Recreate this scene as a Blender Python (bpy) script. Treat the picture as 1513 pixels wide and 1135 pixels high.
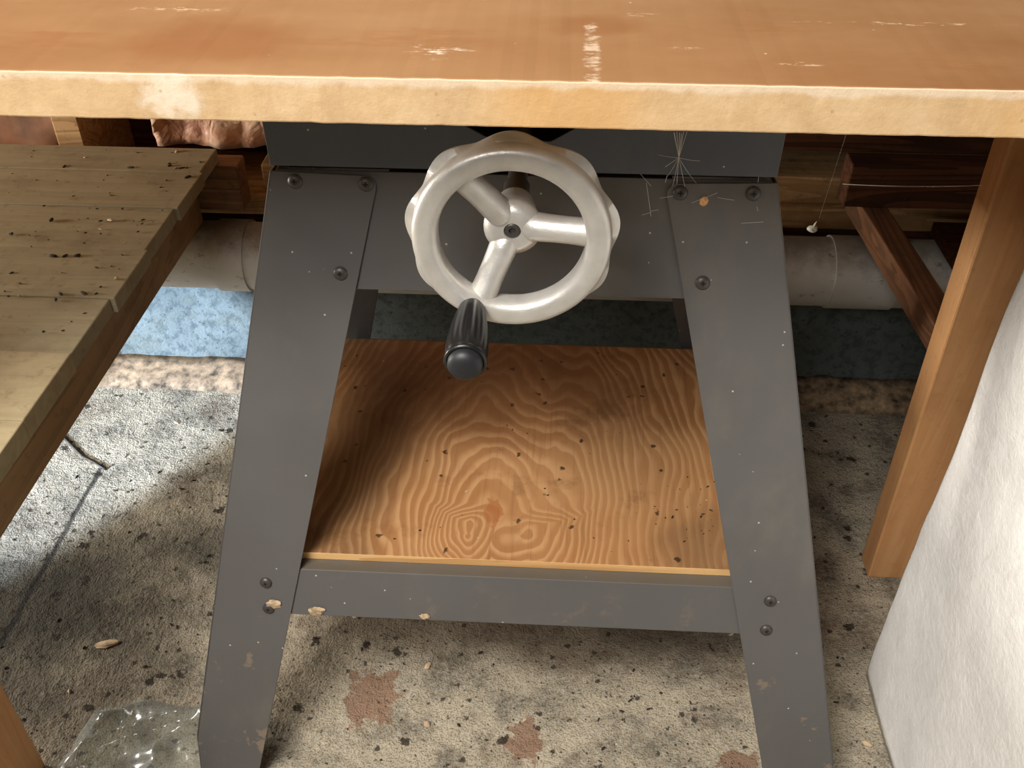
import bpy, bmesh, math, random
from mathutils import Vector, Matrix, noise as mnoise
random.seed(7)
PI = math.pi
SC = bpy.context.scene
COL = SC.collection
for o in list(bpy.data.objects): bpy.data.objects.remove(o)

# ------------------------------------------------------------------ camera
PITCH, YAW, FPX = math.radians(37.9), math.radians(3.1), 1420.0
cd = bpy.data.cameras.new('camera'); cam = bpy.data.objects.new('camera', cd); COL.objects.link(cam)
cam.location = (0, 0, 1.0)
cam.rotation_euler = (PI/2 - PITCH, 0, YAW)
cd.sensor_width = 36.0; cd.lens = FPX/1513*36; cd.clip_start = 0.02
SC.camera = cam
# ------------------------------------------------------------------ world, exposure
w = bpy.data.worlds.new('world'); SC.world = w; w.use_nodes = True
w.node_tree.nodes['Background'].inputs[0].default_value = (0.86, 0.93, 1.0, 1)
w.node_tree.nodes['Background'].inputs[1].default_value = 0.8
vs = SC.view_settings
vs.view_transform = 'Standard'; vs.look = 'None'; vs.gamma = 1; vs.use_curve_mapping = False
vs.exposure = 0.0
# ------------------------------------------------------------------ lights
def area(name, loc, target, sx, sy, power, col):
    l = bpy.data.lights.new(name, 'AREA'); l.shape = 'RECTANGLE'; l.size = sx; l.size_y = sy
    l.energy = power; l.color = col
    o = bpy.data.objects.new(name, l); COL.objects.link(o); o.location = loc
    o.rotation_euler = (Vector(target)-Vector(loc)).to_track_quat('-Z', 'Y').to_euler()
    return o
# assumed, unseen soft ceiling light behind and above the photographer, and an unseen fill light added behind it
area('assumed_ceiling_light', (-0.75, -0.32, 2.20), (0.0, 0.65, 0.4), 0.8, 0.5, 50, (1.0, 0.95, 0.88))
area('front_fill_glow', (-0.70, -1.0, 2.1), (0.1, 0.5, 0.5), 1.0, 0.7, 33, (1.0, 0.97, 0.92))
# unseen spotlight added for assumed daylight from the left: it falls under the left rack onto floor and wall
sl = bpy.data.lights.new('assumed_daylight_spot', 'SPOT'); sl.energy = 540; sl.color = (0.62, 0.77, 1.0)
sl.spot_size = math.radians(22.5); sl.spot_blend = .18; sl.shadow_soft_size = .03
so = bpy.data.objects.new('assumed_daylight_spot', sl); COL.objects.link(so); so.location = (-1.45, -0.20, 0.52)
so.rotation_euler = (Vector((-0.855, 1.13, 0.0))-Vector(so.location)).to_track_quat('-Z', 'Y').to_euler()
area('assumed_upper_left_light', (-2.0, 0.85, 0.62), (-0.6, 1.1, 0.43), 0.4, 0.2, 34, (1.0, 0.95, 0.86))  # unseen area light, assumed from the left, added to brighten planks and insulation

# ------------------------------------------------------------------ mesh helpers
def at_y(px, py, Y):
    """point on the plane y=Y lying on the line of sight measured in the photograph"""
    d = ray(px, py); return Vector((0, 0, 1)) + d*(Y/d.y)
def ray(px, py):
    fh = Vector((-math.sin(YAW), math.cos(YAW), 0)); R = Vector((math.cos(YAW), math.sin(YAW), 0)); z = Vector((0, 0, 1))
    F = math.cos(PITCH)*fh - math.sin(PITCH)*z; U = math.sin(PITCH)*fh + math.cos(PITCH)*z
    return F + R*((px-756.5)/FPX) - U*((py-567.5)/FPX)
def at_z(px, py, Z):
    d = ray(px, py); return Vector((0, 0, 1)) + d*((Z-1)/d.z)

def BM(): return bmesh.new()
def hexa(bm, p):           # 8 points: bottom ring 0-3, top ring 4-7
    v = [bm.verts.new(q) for q in p]
    for f in ((0,1,2,3),(7,6,5,4),(0,4,5,1),(1,5,6,2),(2,6,7,3),(3,7,4,0)):
        bm.faces.new([v[i] for i in f])
    return v
def box(bm, lo, hi):
    x0,y0,z0 = lo; x1,y1,z1 = hi
    return hexa(bm, [(x0,y0,z0),(x1,y0,z0),(x1,y1,z0),(x0,y1,z0),(x0,y0,z1),(x1,y0,z1),(x1,y1,z1),(x0,y1,z1)])
def prism(bm, pts, off):
    off = Vector(off); a = [bm.verts.new(p) for p in pts]; b = [bm.verts.new(Vector(p)+off) for p in pts]
    n = len(pts); bm.faces.new(a); bm.faces.new(b[::-1])
    for i in range(n): bm.faces.new([a[(i+1)%n], a[i], b[i], b[(i+1)%n]])
def frame_of(axis):
    a = Vector(axis).normalized(); t = Vector((0,0,1)) if abs(a.z) < .9 else Vector((1,0,0))
    u = t.cross(a).normalized(); return a, u, a.cross(u)
def lathe(bm, prof, org, axis, seg=32, mod=None):
    """prof: (distance along the axis, radius)"""
    a,u,v = frame_of(axis); org = Vector(org); rings = []
    for i,(d,r) in enumerate(prof):
        if r < 1e-6: rings.append([bm.verts.new(org+a*d)]); continue
        ring = []
        for k in range(seg):
            t = 2*PI*k/seg; rr = r*(mod(i,t) if mod else 1)
            ring.append(bm.verts.new(org+a*d+(u*math.cos(t)+v*math.sin(t))*rr))
        rings.append(ring)
    for A,B in zip(rings, rings[1:]):
        if len(A) == 1 and len(B) == 1: continue
        for k in range(seg):
            k2 = (k+1)%seg
            if len(A) == 1: bm.faces.new([A[0],B[k],B[k2]])
            elif len(B) == 1: bm.faces.new([A[k],B[0],A[k2]])
            else: bm.faces.new([A[k],B[k],B[k2],A[k2]])
    if len(rings[0]) > 1: bm.faces.new(rings[0])
    if len(rings[-1]) > 1: bm.faces.new(rings[-1][::-1])
def tube(bm, pts, r, seg=6):
    pts = [Vector(p) for p in pts]; rings = []
    for i,p in enumerate(pts):
        d = (pts[min(i+1,len(pts)-1)]-pts[max(i-1,0)])
        a,u,v = frame_of(d); rr = r[i] if isinstance(r,(list,tuple)) else r
        rings.append([bm.verts.new(p+(u*math.cos(2*PI*k/seg)+v*math.sin(2*PI*k/seg))*rr) for k in range(seg)])
    for A,B in zip(rings,rings[1:]):
        for k in range(seg): bm.faces.new([A[k],B[k],B[(k+1)%seg],A[(k+1)%seg]])
    bm.faces.new(rings[0][::-1]); bm.faces.new(rings[-1])

BASE = {}
def obj(name, bm, mat, parent=None, smooth=False, bevel=0, seg=2, label=None, auto=None):
    base = Vector((0,0,0))
    if parent is not None: base = BASE[parent.name]
    bmesh.ops.recalc_face_normals(bm, faces=bm.faces[:])
    me = bpy.data.meshes.new(name); bm.to_mesh(me); bm.free()
    me.transform(Matrix.Translation(-base))
    o = bpy.data.objects.new(name, me); COL.objects.link(o)
    for m in (mat if isinstance(mat,(list,tuple)) else [mat]): me.materials.append(m)
    if smooth:
        for p in me.polygons: p.use_smooth = True
    if auto:
        me.set_sharp_from_angle(angle=math.radians(auto))
    if bevel:
        b = o.modifiers.new('bevel','BEVEL'); b.width = bevel; b.segments = seg; b.limit_method = 'ANGLE'; b.angle_limit = math.radians(40)
    if parent is not None: o.parent = parent
    BASE[o.name] = base
    if label: o['label'] = label
    return o
def thing(name, label, cat, loc, group=None):
    o = bpy.data.objects.new(name, None); COL.objects.link(o); o.location = loc; o.empty_display_size = .05
    o['label'] = label; o['category'] = cat
    if group: o['group'] = group
    BASE[o.name] = Vector(loc); return o
def tag(o, label, cat, group=None, kind=None):
    o['label'] = label; o['category'] = cat
    if group: o['group'] = group
    if kind: o['kind'] = kind
    return o
def struct(name, bm, mat, bevel=0):
    o = obj(name, bm, mat, bevel=bevel); o['kind'] = 'structure'; return o

# ------------------------------------------------------------------ material helpers
def lin(c):
    return tuple((x/255/12.92 if x/255 <= .04045 else ((x/255+.055)/1.055)**2.4) for x in c)+(1,)
class Mat:
    def __init__(s, name, rough=.6, metal=0, spec=.5):
        s.m = bpy.data.materials.new(name); s.m.use_nodes = True; s.t = s.m.node_tree
        s.b = s.t.nodes['Principled BSDF']
        s.b.inputs['Roughness'].default_value = rough; s.b.inputs['Metallic'].default_value = metal
        s.b.inputs['Specular IOR Level'].default_value = spec
        s.geo = s.t.nodes.new('ShaderNodeNewGeometry'); s.pos = s.geo.outputs['Position']
    def put(s, inp, v):
        if v is None: return
        if isinstance(v, bpy.types.NodeSocket): s.t.links.new(v, inp)
        elif isinstance(v,(int,float)) and inp.type in ('RGBA',): inp.default_value = (v,v,v,1)
        elif isinstance(v,(int,float)) and inp.type == 'VECTOR': inp.default_value = (v,v,v)
        else: inp.default_value = v
    def n(s, typ, **kw):
        return s.t.nodes.new(typ)
    def xf(s, scale=(1,1,1), loc=(0,0,0), rot=(0,0,0), vec=None):
        n = s.n('ShaderNodeMapping'); s.put(n.inputs['Vector'], vec or s.pos)
        n.inputs['Scale'].default_value = scale; n.inputs['Location'].default_value = loc; n.inputs['Rotation'].default_value = rot
        return n.outputs[0]
    def noise(s, scale, detail=4, rough=.55, vec=None, dist=0, color=False):
        n = s.n('ShaderNodeTexNoise'); s.put(n.inputs['Vector'], vec or s.pos)
        n.inputs['Scale'].default_value = scale; n.inputs['Detail'].default_value = detail
        n.inputs['Roughness'].default_value = rough; n.inputs['Distortion'].default_value = dist
        return n.outputs['Color' if color else 'Fac']
    def voro(s, scale, vec=None, feat='F1', out='Distance', rnd=1):
        n = s.n('ShaderNodeTexVoronoi'); n.feature = feat; s.put(n.inputs['Vector'], vec or s.pos)
        n.inputs['Scale'].default_value = scale; n.inputs['Randomness'].default_value = rnd
        return n.outputs[out]
    def ma(s, op, a, b=None, c=None, clamp=False):
        n = s.n('ShaderNodeMath'); n.operation = op; n.use_clamp = clamp
        s.put(n.inputs[0], a); s.put(n.inputs[1], b); s.put(n.inputs[2], c)
        return n.outputs[0]
    def vm(s, op, a, b=None):
        n = s.n('ShaderNodeVectorMath'); n.operation = op; s.put(n.inputs[0], a); s.put(n.inputs[1], b)
        return n.outputs['Value' if op in ('LENGTH','DISTANCE','DOT_PRODUCT') else 'Vector']
    def sep(s, v=None):
        n = s.n('ShaderNodeSeparateXYZ'); s.put(n.inputs[0], v or s.pos); return n.outputs
    def comb(s, x=0, y=0, z=0):
        n = s.n('ShaderNodeCombineXYZ'); s.put(n.inputs[0],x); s.put(n.inputs[1],y); s.put(n.inputs[2],z); return n.outputs[0]
    def step(s, v, a, b, lo=0., hi=1.):
        n = s.n('ShaderNodeMapRange'); n.interpolation_type = 'SMOOTHSTEP'
        s.put(n.inputs[0], v); n.inputs[1].default_value = a; n.inputs[2].default_value = b
        n.inputs[3].default_value = lo; n.inputs[4].default_value = hi
        return n.outputs[0]
    def mix(s, f, a, b, mode='MIX'):
        n = s.n('ShaderNodeMix'); n.data_type = 'RGBA'; n.blend_type = mode
        s.put(n.inputs[0], f); s.put(n.inputs[6], a); s.put(n.inputs[7], b)
        return n.outputs[2]
    def ramp(s, f, stops):
        n = s.n('ShaderNodeValToRGB'); s.put(n.inputs[0], f); e = n.color_ramp.elements
        while len(e) < len(stops): e.new(.5)
        for i,(p,c) in enumerate(stops): e[i].position = p; e[i].color = c
        return n.outputs[0]
    def bump(s, h, strength=.3, dist=.001):
        n = s.n('ShaderNodeBump'); n.inputs['Strength'].default_value = strength; n.inputs['Distance'].default_value = dist
        s.put(n.inputs['Height'], h); s.t.links.new(n.outputs[0], s.b.inputs['Normal'])
    def col(s, c): s.put(s.b.inputs['Base Color'], c); return s
    def rgh(s, r): s.put(s.b.inputs['Roughness'], r); return s

def blob(M, cx, cy, rx, ry, wob=.6, sc=25, seed=0, soft=.1):
    """irregular stain mask around (cx,cy) on a horizontal surface"""
    nz = M.noise(sc, 4, .6, M.xf(loc=(seed,seed*.7,0)))
    v = M.vm('LENGTH', M.xf(scale=(1/rx,1/ry,0), loc=(-cx/rx,-cy/ry,0)))
    return M.step(M.ma('ADD', v, M.ma('MULTIPLY', M.ma('SUBTRACT', nz, .5), wob*2)), 1+soft, 1-soft*1.4)

# --- concrete floor
def mk_floor():
    M = Mat('old_concrete_floor', .85, spec=.3)
    n1 = M.noise(3.2, 5, .6); n2 = M.noise(14, 6, .65); n3 = M.noise(130, 4, .7); n4 = M.noise(420, 2, .6)
    c = M.ramp(n1, [(.3, lin((152,140,119))), (.5, lin((184,171,148))), (.7, lin((200,187,163)))])
    c = M.mix(M.step(n2, .42, .68), c, lin((112,104,88)))
    c = M.mix(M.ma('MULTIPLY', M.step(M.noise(7,4,.7,M.xf(loc=(3,1,0))), .52,.7), .75), c, lin((98,74,50)))
    c = M.mix(M.ma('MULTIPLY', M.step(n3,.35,.75), .55), c, lin((196,190,176)))
    c = M.mix(M.ma('MULTIPLY', M.step(n4,.5,.36), .5), c, lin((70,64,54)))
    # rusty brown patches
    for a in ((-.205,.665,.028,.040,1),(.225,.60,.024,.02,5),(-.02,.615,.018,.03,9)):
        c = M.mix(M.ma('MULTIPLY', blob(M,a[0],a[1],a[2],a[3],1.5,42,a[4],.12), .75), c, lin((132,96,74)))
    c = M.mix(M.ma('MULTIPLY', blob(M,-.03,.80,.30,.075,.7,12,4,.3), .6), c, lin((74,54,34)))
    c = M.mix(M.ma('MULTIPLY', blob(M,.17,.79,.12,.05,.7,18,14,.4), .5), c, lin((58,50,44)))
    c = M.mix(M.ma('MULTIPLY', blob(M,-.70,.75,.23,.19,.8,9,24,.6), .88), c, lin((44,42,37)))  # shade at the front left, painted into the floor colour
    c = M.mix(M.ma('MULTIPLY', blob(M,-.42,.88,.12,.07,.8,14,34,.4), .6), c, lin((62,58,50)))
    # dark specks of dirt
    for sc,th,k,sd in ((28,.16,.9,0),(60,.17,.85,7),(130,.17,.8,3)):
        warp = M.vm('ADD', M.xf(loc=(sd,sd,0)), M.vm('SCALE', M.noise(sc*1.6,3,.6,color=True)))
        warp.node.inputs[1].node.inputs[3].default_value = .02 if False else 1
        v = M.voro(sc, M.xf(loc=(sd,sd*2,0)))
        rnd = M.sep(M.voro(sc, M.xf(loc=(sd,sd*2,0)), out='Color'))[0]
        v = M.ma('ADD', v, M.ma('MULTIPLY', M.ma('SUBTRACT', M.noise(sc*3,3,.7), .5), .75))
        mask = M.ma('MULTIPLY', M.step(v, th+.05, th-.03), M.ma('GREATER_THAN', rnd, .62))
        c = M.mix(M.ma('MULTIPLY', mask, k), c, lin((44,36,27)))
    # straight joint running away from the viewer
    x,y,z = M.sep()
    jx = M.ma('ABSOLUTE', M.ma('ADD', M.ma('ADD', x, .683), M.ma('MULTIPLY', M.ma('SUBTRACT', M.noise(20,2), .5), .008)))
    c = M.mix(M.ma('MULTIPLY', M.ma('MULTIPLY', M.step(jx,.006,.0015), M.step(y,1.07,1.03)), .85), c, lin((30,26,22)))
    M.col(c)
    h = M.ma('ADD', M.ma('MULTIPLY', n3, 1.0), M.ma('ADD', M.ma('MULTIPLY', n4, .5), M.ma('MULTIPLY', M.noise(45,3), 1.2)))
    M.bump(h, 1.0, .0045)
    return M.m
# --- foundation wall, bluish painted cement
def mk_wall():
    M = Mat('painted_foundation_wall', .8, spec=.3)
    n = M.noise(60,4,.7); c = M.ramp(M.noise(7,4), [(.3, lin((92,101,100))),(.7, lin((118,127,126)))])
    c = M.mix(M.ma('MULTIPLY', M.step(n,.55,.38),.65), c, lin((66,76,78)))
    c = M.mix(M.ma('MULTIPLY', M.step(M.noise(18,4,.6,M.xf(loc=(2,0,1))),.5,.68),.4), c, lin((96,100,88)))
    v = M.ma('ADD', M.voro(90), M.ma('MULTIPLY', M.ma('SUBTRACT', M.noise(200,2), .5), .3))
    c = M.mix(M.ma('MULTIPLY', M.step(v,.16,.10), .7), c, lin((52,56,56)))
    x,y,z = M.sep()
    jx = M.ma('ABSOLUTE', M.ma('ADD', x, .747))
    c = M.mix(M.ma('MULTIPLY', M.step(jx,.004,.002), .7), c, lin((60,58,56)))
    c = M.mix(M.ma('MULTIPLY', M.step(M.ma('ADD', z, M.ma('MULTIPLY', M.noise(30,3), .02)), .035, .01), .8), c, lin((84,74,62)))
    M.col(c); M.bump(M.ma('ADD', n, M.noise(200,3)), .8, .002)
    return M.m
# --- wood: rough grain running along an axis
def mk_wood(name, dark, light, axis=0, scale=1., rough=.65, grime=0, grimecol=(50,40,28), gl=.5, knots=0, band=.5):
    M = Mat(name, rough, spec=gl)
    s = [70*scale]*3; s[axis] = 3.2*scale
    s2 = [16*scale]*3; s2[axis] = 1.0*scale
    f = M.noise(1, 5, .6, M.xf(scale=tuple(s)), .4); g = M.noise(1, 3, .5, M.xf(scale=tuple(s2), loc=(4,2,1)), 1.2)
    k = M.ma('FRACT', M.ma('MULTIPLY', g, 9))
    k = M.step(k, 0, .9)
    v = M.ma('ADD', M.ma('MULTIPLY', f, 1-band), M.ma('MULTIPLY', k, band))
    c = M.ramp(v, [(.2, lin(dark)), (.75, lin(light))])
    if grime:
        c = M.mix(M.ma('MULTIPLY', M.step(M.noise(9,6,.7,M.xf(loc=(9,3,5))), .45,.68), grime), c, lin(grimecol))
        c = M.mix(M.ma('MULTIPLY', M.step(M.noise(60,4,.7,M.xf(loc=(1,3,5))), .56,.7), grime), c, lin(grimecol))
    if knots:
        v3 = M.voro(6, M.xf(scale=(1,1,.7), loc=(.13,.4,.22)))
        c = M.mix(M.ma('MULTIPLY', M.step(M.ma('ADD',v3,M.ma('MULTIPLY',M.noise(40),.06)),.12,.07), knots), c, lin((70,36,16)))
    M.col(c); M.bump(f, .3, .0006)
    return M.m
# --- plywood shelf with cathedral figure
def mk_ply():
    M = Mat('plywood_with_swirling_grain', .5, spec=.45)
    x,y,z = M.sep()
    wn = M.noise(8, 2, .55, M.xf(scale=(1,.45,1),loc=(.3,0,0)), color=True)
    wn2 = M.noise(30, 2, .5, M.xf(scale=(1,.4,1), loc=(2,1,0)), color=True)
    wx,wy,wz = M.sep(wn); vx,vy,vz = M.sep(wn2)
    u = M.ma('ADD', M.ma('SUBTRACT', x, -.045), M.ma('ADD', M.ma('MULTIPLY', M.ma('SUBTRACT', wx, .5), .10), M.ma('MULTIPLY', M.ma('SUBTRACT', vx, .5), .016)))
    yy = M.ma('SUBTRACT', y, .674)
    far = M.ma('MULTIPLY', M.ma('MAXIMUM', yy, 0), .40)
    near = M.ma('MULTIPLY', M.ma('MINIMUM', yy, 0), -.7)
    v = M.ma('ADD', M.ma('ADD', far, near), M.ma('ADD', M.ma('MULTIPLY', M.ma('SUBTRACT', wy, .5), .09), M.ma('MULTIPLY', M.ma('SUBTRACT', vy, .5), .014)))
    # two eyes side by side near the mirrored line
    d1 = M.ma('SQRT', M.ma('ADD', M.ma('POWER', M.ma('ABSOLUTE', M.ma('SUBTRACT', M.ma('ABSOLUTE', u), .030)), 2), M.ma('POWER', M.ma('ABSOLUTE', v), 2)))
    d2 = M.ma('SQRT', M.ma('ADD', M.ma('MULTIPLY', M.ma('MULTIPLY', u, u), .9), M.ma('ADD', M.ma('MULTIPLY', M.ma('MULTIPLY', v, v), 1.0), .0006)))
    t = M.step(M.ma('MAXIMUM', M.ma('ABSOLUTE', u), M.ma('MULTIPLY', yy, 2.0)), .02, .09)
    mixn = M.n('ShaderNodeMix'); mixn.data_type = 'FLOAT'
    M.put(mixn.inputs[0], t); M.put(mixn.inputs[2], d1); M.put(mixn.inputs[3], d2); r = mixn.outputs[0]
    ph = M.ma('ADD', M.ma('MULTIPLY', r, 105), M.ma('MULTIPLY', M.noise(6,2,.5,M.xf(scale=(1,.4,1),loc=(8,2,0))), 9))
    band = M.ma('FRACT', ph)
    line = M.ma('MULTIPLY', M.step(band, .05, .55), M.step(band, 1.0, .86))
    amp = M.step(M.noise(5,2,.5,M.xf(loc=(5,0,0))), .3, .62, .55, 1)
    fine = M.noise(1, 4, .6, M.xf(scale=(260,9,9)))
    base = M.ramp(M.noise(4,3,.6,M.xf(loc=(1,4,0))), [(.35, lin((176,132,88))), (.65, lin((196,152,106)))])
    c = M.mix(M.ma('MULTIPLY', M.ma('MULTIPLY', line, amp), .8), base, lin((150,100,58)))
    c = M.mix(M.ma('MULTIPLY', M.step(fine,.5,.75), .3), c, lin((112,72,42)))
    # plug near the middle of the figure
    c = M.mix(M.ma('MULTIPLY', blob(M,-.058,.705,.010,.020,.8,60,2), .7), c, lin((154,94,50)))
    # darker brown at left border and back strip, grey-brown stain right front
    c = M.mix(M.ma('MULTIPLY', blob(M,-.215,.80,.055,.20,.6,9,3,.4), .5), c, lin((84,66,46)))
    c = M.mix(M.ma('MULTIPLY', blob(M,.17,.66,.06,.07,.7,14,6,.4), .5), c, lin((92,70,46)))
    c = M.mix(M.ma('MULTIPLY', blob(M,-.07,.93,.22,.10,.8,12,8,.5), .7), c, lin((96,56,30)))
    c = M.mix(M.ma('MULTIPLY', M.step(M.noise(13,5,.65,M.xf(loc=(7,7,0))), .55,.72), .5), c, lin((96,62,34)))
    v = M.ma('ADD', M.voro(46), M.ma('MULTIPLY', M.ma('SUBTRACT', M.noise(190,3), .5), .5))
    rnd = M.sep(M.voro(46, out='Color'))[1]
    c = M.mix(M.ma('MULTIPLY', M.ma('MULTIPLY', M.step(v,.16,.08), M.ma('GREATER_THAN', rnd, .6)), .85), c, lin((46,32,20)))
    M.col(c); M.rgh(M.step(M.noise(20,4),.3,.7,.38,.6)); M.bump(M.ma('ADD', fine, M.noise(60,3)), .25, .0008)
    return M.m
# --- board top and edge
def mk_top():
    M = Mat('varnished_board_face', .42, spec=.5)
    n = M.noise(3.5,5,.6,M.xf(scale=(1,1.8,1)))
    c = M.ramp(n, [(.32, lin((152,108,70))), (.5, lin((163,121,82))), (.68, lin((172,132,93)))])
    c = M.mix(M.ma('MULTIPLY', blob(M,-.215,.60,.055,.045,.7,18,3,.35), .45), c, lin((140,84,44)))
    c = M.mix(M.ma('MULTIPLY', blob(M,.02,.64,.03,.02,.7,22,9,.35), .35), c, lin((140,84,44)))
    c = M.mix(M.ma('MULTIPLY', M.step(M.noise(11,5,.7,M.xf(scale=(.6,2.2,1),loc=(4,4,0))),.56,.72), .4), c, lin((150,96,56)))
    # pale scuffs and flecks
    sc = M.noise(70,4,.75,M.xf(scale=(.6,1.5,1)))
    c = M.mix(M.ma('MULTIPLY', blob(M,.017,.585,.0048,.050,1.4,90,5,.3), M.step(sc,.42,.58)), c, lin((214,188,160)))
    c = M.mix(M.ma('MULTIPLY', blob(M,-.075,.585,.018,.010,1.8,70,5,.4), M.step(sc,.50,.60)), c, lin((232,214,190)))
    for a in ((.07,.60,.012,.003,1),(.22,.655,.06,.003,2),(.14,.575,.012,.003,3),(.05,.665,.01,.004,4),(-.26,.66,.03,.006,6)):
        c = M.mix(M.ma('MULTIPLY', M.ma('MULTIPLY', blob(M,a[0],a[1],a[2],a[3],1.6,90,a[4],.4), M.step(M.noise(160,4,.75,M.xf(scale=(.5,1,1))),.5,.62)), .8), c, lin((222,192,158)))
    v = M.voro(40); rnd = M.sep(M.voro(40,out='Color'))[0]
    c = M.mix(M.ma('MULTIPLY', M.ma('MULTIPLY', M.step(v,.05,.02), M.ma('GREATER_THAN', rnd,.75)), .7), c, lin((226,206,180)))
    M.col(c); M.rgh(M.step(M.noise(8,4),.3,.7,.34,.55)); M.bump(M.noise(40,3), .1, .0005)
    return M.m
def mk_edge():
    M = Mat('raw_board_edge', .85, spec=.2)
    n = M.noise(30,6,.7)
    c = M.ramp(n, [(.3, lin((188,156,116))), (.5, lin((201,170,129))), (.7, lin((212,184,145)))])
    c = M.mix(M.ma('MULTIPLY', M.step(M.noise(6,4,.6,M.xf(scale=(1,1,.3))),.48,.7),.5), c, lin((206,156,92)))
    x,y,z = M.sep()
    c = M.mix(M.ma('MULTIPLY', M.step(M.ma('ADD', z, M.ma('MULTIPLY', M.ma('SUBTRACT', M.noise(60,3), .5), .008)), .7925, .7965), .65), c, lin((222,204,180)))
    pc = M.vm('LENGTH', M.xf(scale=(1/.017,0,1/.016), loc=(.232/.017,0,-.786/.016)))
    pm = M.step(M.ma('ADD', pc, M.ma('MULTIPLY', M.ma('SUBTRACT', M.noise(90,4), .5), 2.4)), 1.5, .4)
    c = M.mix(M.ma('MULTIPLY', pm, .75), c, lin((228,214,194)))
    v = M.ma('ADD', M.voro(110), M.ma('MULTIPLY', M.ma('SUBTRACT', M.noise(300,3), .5), .4)); rnd = M.sep(M.voro(110,out='Color'))[0]
    c = M.mix(M.ma('MULTIPLY', M.ma('MULTIPLY', M.step(v,.16,.04), M.ma('GREATER_THAN', rnd,.8)), .4), c, lin((150,116,80)))
    M.col(c); M.bump(M.noise(150,5,.7), .5, .001)
    return M.m
# --- dusty dark sheet metal
def mk_steel(name, colr, dust=.45):
    M = Mat(name, .5, metal=0, spec=.5)
    c = M.ramp(M.noise(3,4), [(.3, lin(colr)), (.7, lin(tuple(v*1.1 for v in colr)))])
    c = M.mix(M.ma('MULTIPLY', M.step(M.noise(9,5,.65,M.xf(scale=(1,1,.5),loc=(2,2,2))),.5,.72), dust), c, lin((112,106,96)))
    v = M.voro(75); rnd = M.sep(M.voro(75,out='Color'))[0]
    c = M.mix(M.ma('MULTIPLY', M.ma('MULTIPLY', M.step(v,.085,.05), M.ma('GREATER_THAN', rnd,.72)), .85), c, lin((190,184,172)))
    nz_ = M.sep(M.geo.outputs['Normal'])[2]
    c = M.mix(M.ma('MULTIPLY', M.step(nz_,.7,.95), M.step(M.noise(60,4,.7),.25,.6,.45,.9)), c, lin((90,81,68)))
    # dried mud splashes low on the legs
    x,y,z = M.sep()
    low = M.step(z, .30, .12)
    md = M.step(M.noise(24,5,.7,M.xf(loc=(5,1,3))), .60, .66)
    c = M.mix(M.ma('MULTIPLY', M.ma('MULTIPLY', md, low), .45), c, lin((146,126,102)))
    M.col(c); M.rgh(M.step(M.noise(12,3),.3,.7,.42,.6)); M.bump(M.noise(900,2), .12, .0003)
    return M.m
def mk_plain(name, c, rough=.5, metal=0, spec=.5, var=.12, sc=30, bump=.1):
    M = Mat(name, rough, metal, spec)
    M.col(M.ramp(M.noise(sc,4,.6), [(.3, lin(tuple(v*(1-var) for v in c))), (.7, lin(tuple(min(255,v*(1+var)) for v in c)))]))
    if bump: M.bump(M.noise(sc*10,3), bump, .0006)
    return M.m
def mk_pipe():
    M = Mat('dirty_white_plastic_pipe', .45, spec=.5)
    c = M.ramp(M.noise(8,4), [(.3, lin((200,198,190))),(.7, lin((228,226,220)))])
    x,y,z = M.sep()
    c = M.mix(M.ma('MULTIPLY', M.step(M.ma('ADD', z, M.ma('MULTIPLY', M.ma('SUBTRACT', M.noise(40,5,.7), .5), .05)), .285,.33), .75), c, lin((92,80,62)))
    c = M.mix(M.ma('MULTIPLY', M.step(M.noise(50,5,.7,M.xf(scale=(1,1,2))),.6,.7), .6), c, lin((96,84,70)))
    M.col(c); return M.m
def mk_foam():
    M = Mat('white_fleecy_foam', .95, spec=.15)
    c = M.ramp(M.noise(14,6,.65), [(.3, lin((220,217,212))),(.5, lin((234,232,228))),(.7, lin((243,241,239)))])
    c = M.mix(M.ma('MULTIPLY', M.step(M.noise(60,4,.7,M.xf(scale=(1,1.6,.5))),.55,.75), .35), c, lin((196,188,178)))
    M.col(c); M.b.inputs['Sheen Weight'].default_value = .3
    M.bump(M.ma('ADD', M.noise(26,5,.6), M.ma('MULTIPLY', M.noise(140,4,.7), .5)), .55, .006)
    return M.m
def mk_insul():
    M = Mat('crinkled_insulation_facing', .5, spec=.5)
    c = M.ramp(M.noise(13,3,.55,dist=.6), [(.3, lin((166,112,84))),(.5, lin((214,164,132))),(.72, lin((234,200,172)))])
    M.col(c); M.bump(M.noise(26,3,.5,dist=.8), 1, .006); return M.m
def mk_cast():
    M = Mat('cast_aluminium_paint', .36, metal=.55, spec=.5)
    M.col(M.ramp(M.noise(60,4), [(.3, lin((196,193,187))),(.7, lin((212,209,204)))]))
    M.rgh(M.step(M.noise(80,3),.3,.7,.36,.5)); M.bump(M.noise(700,3,.6), .35, .0005); return M.m
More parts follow.
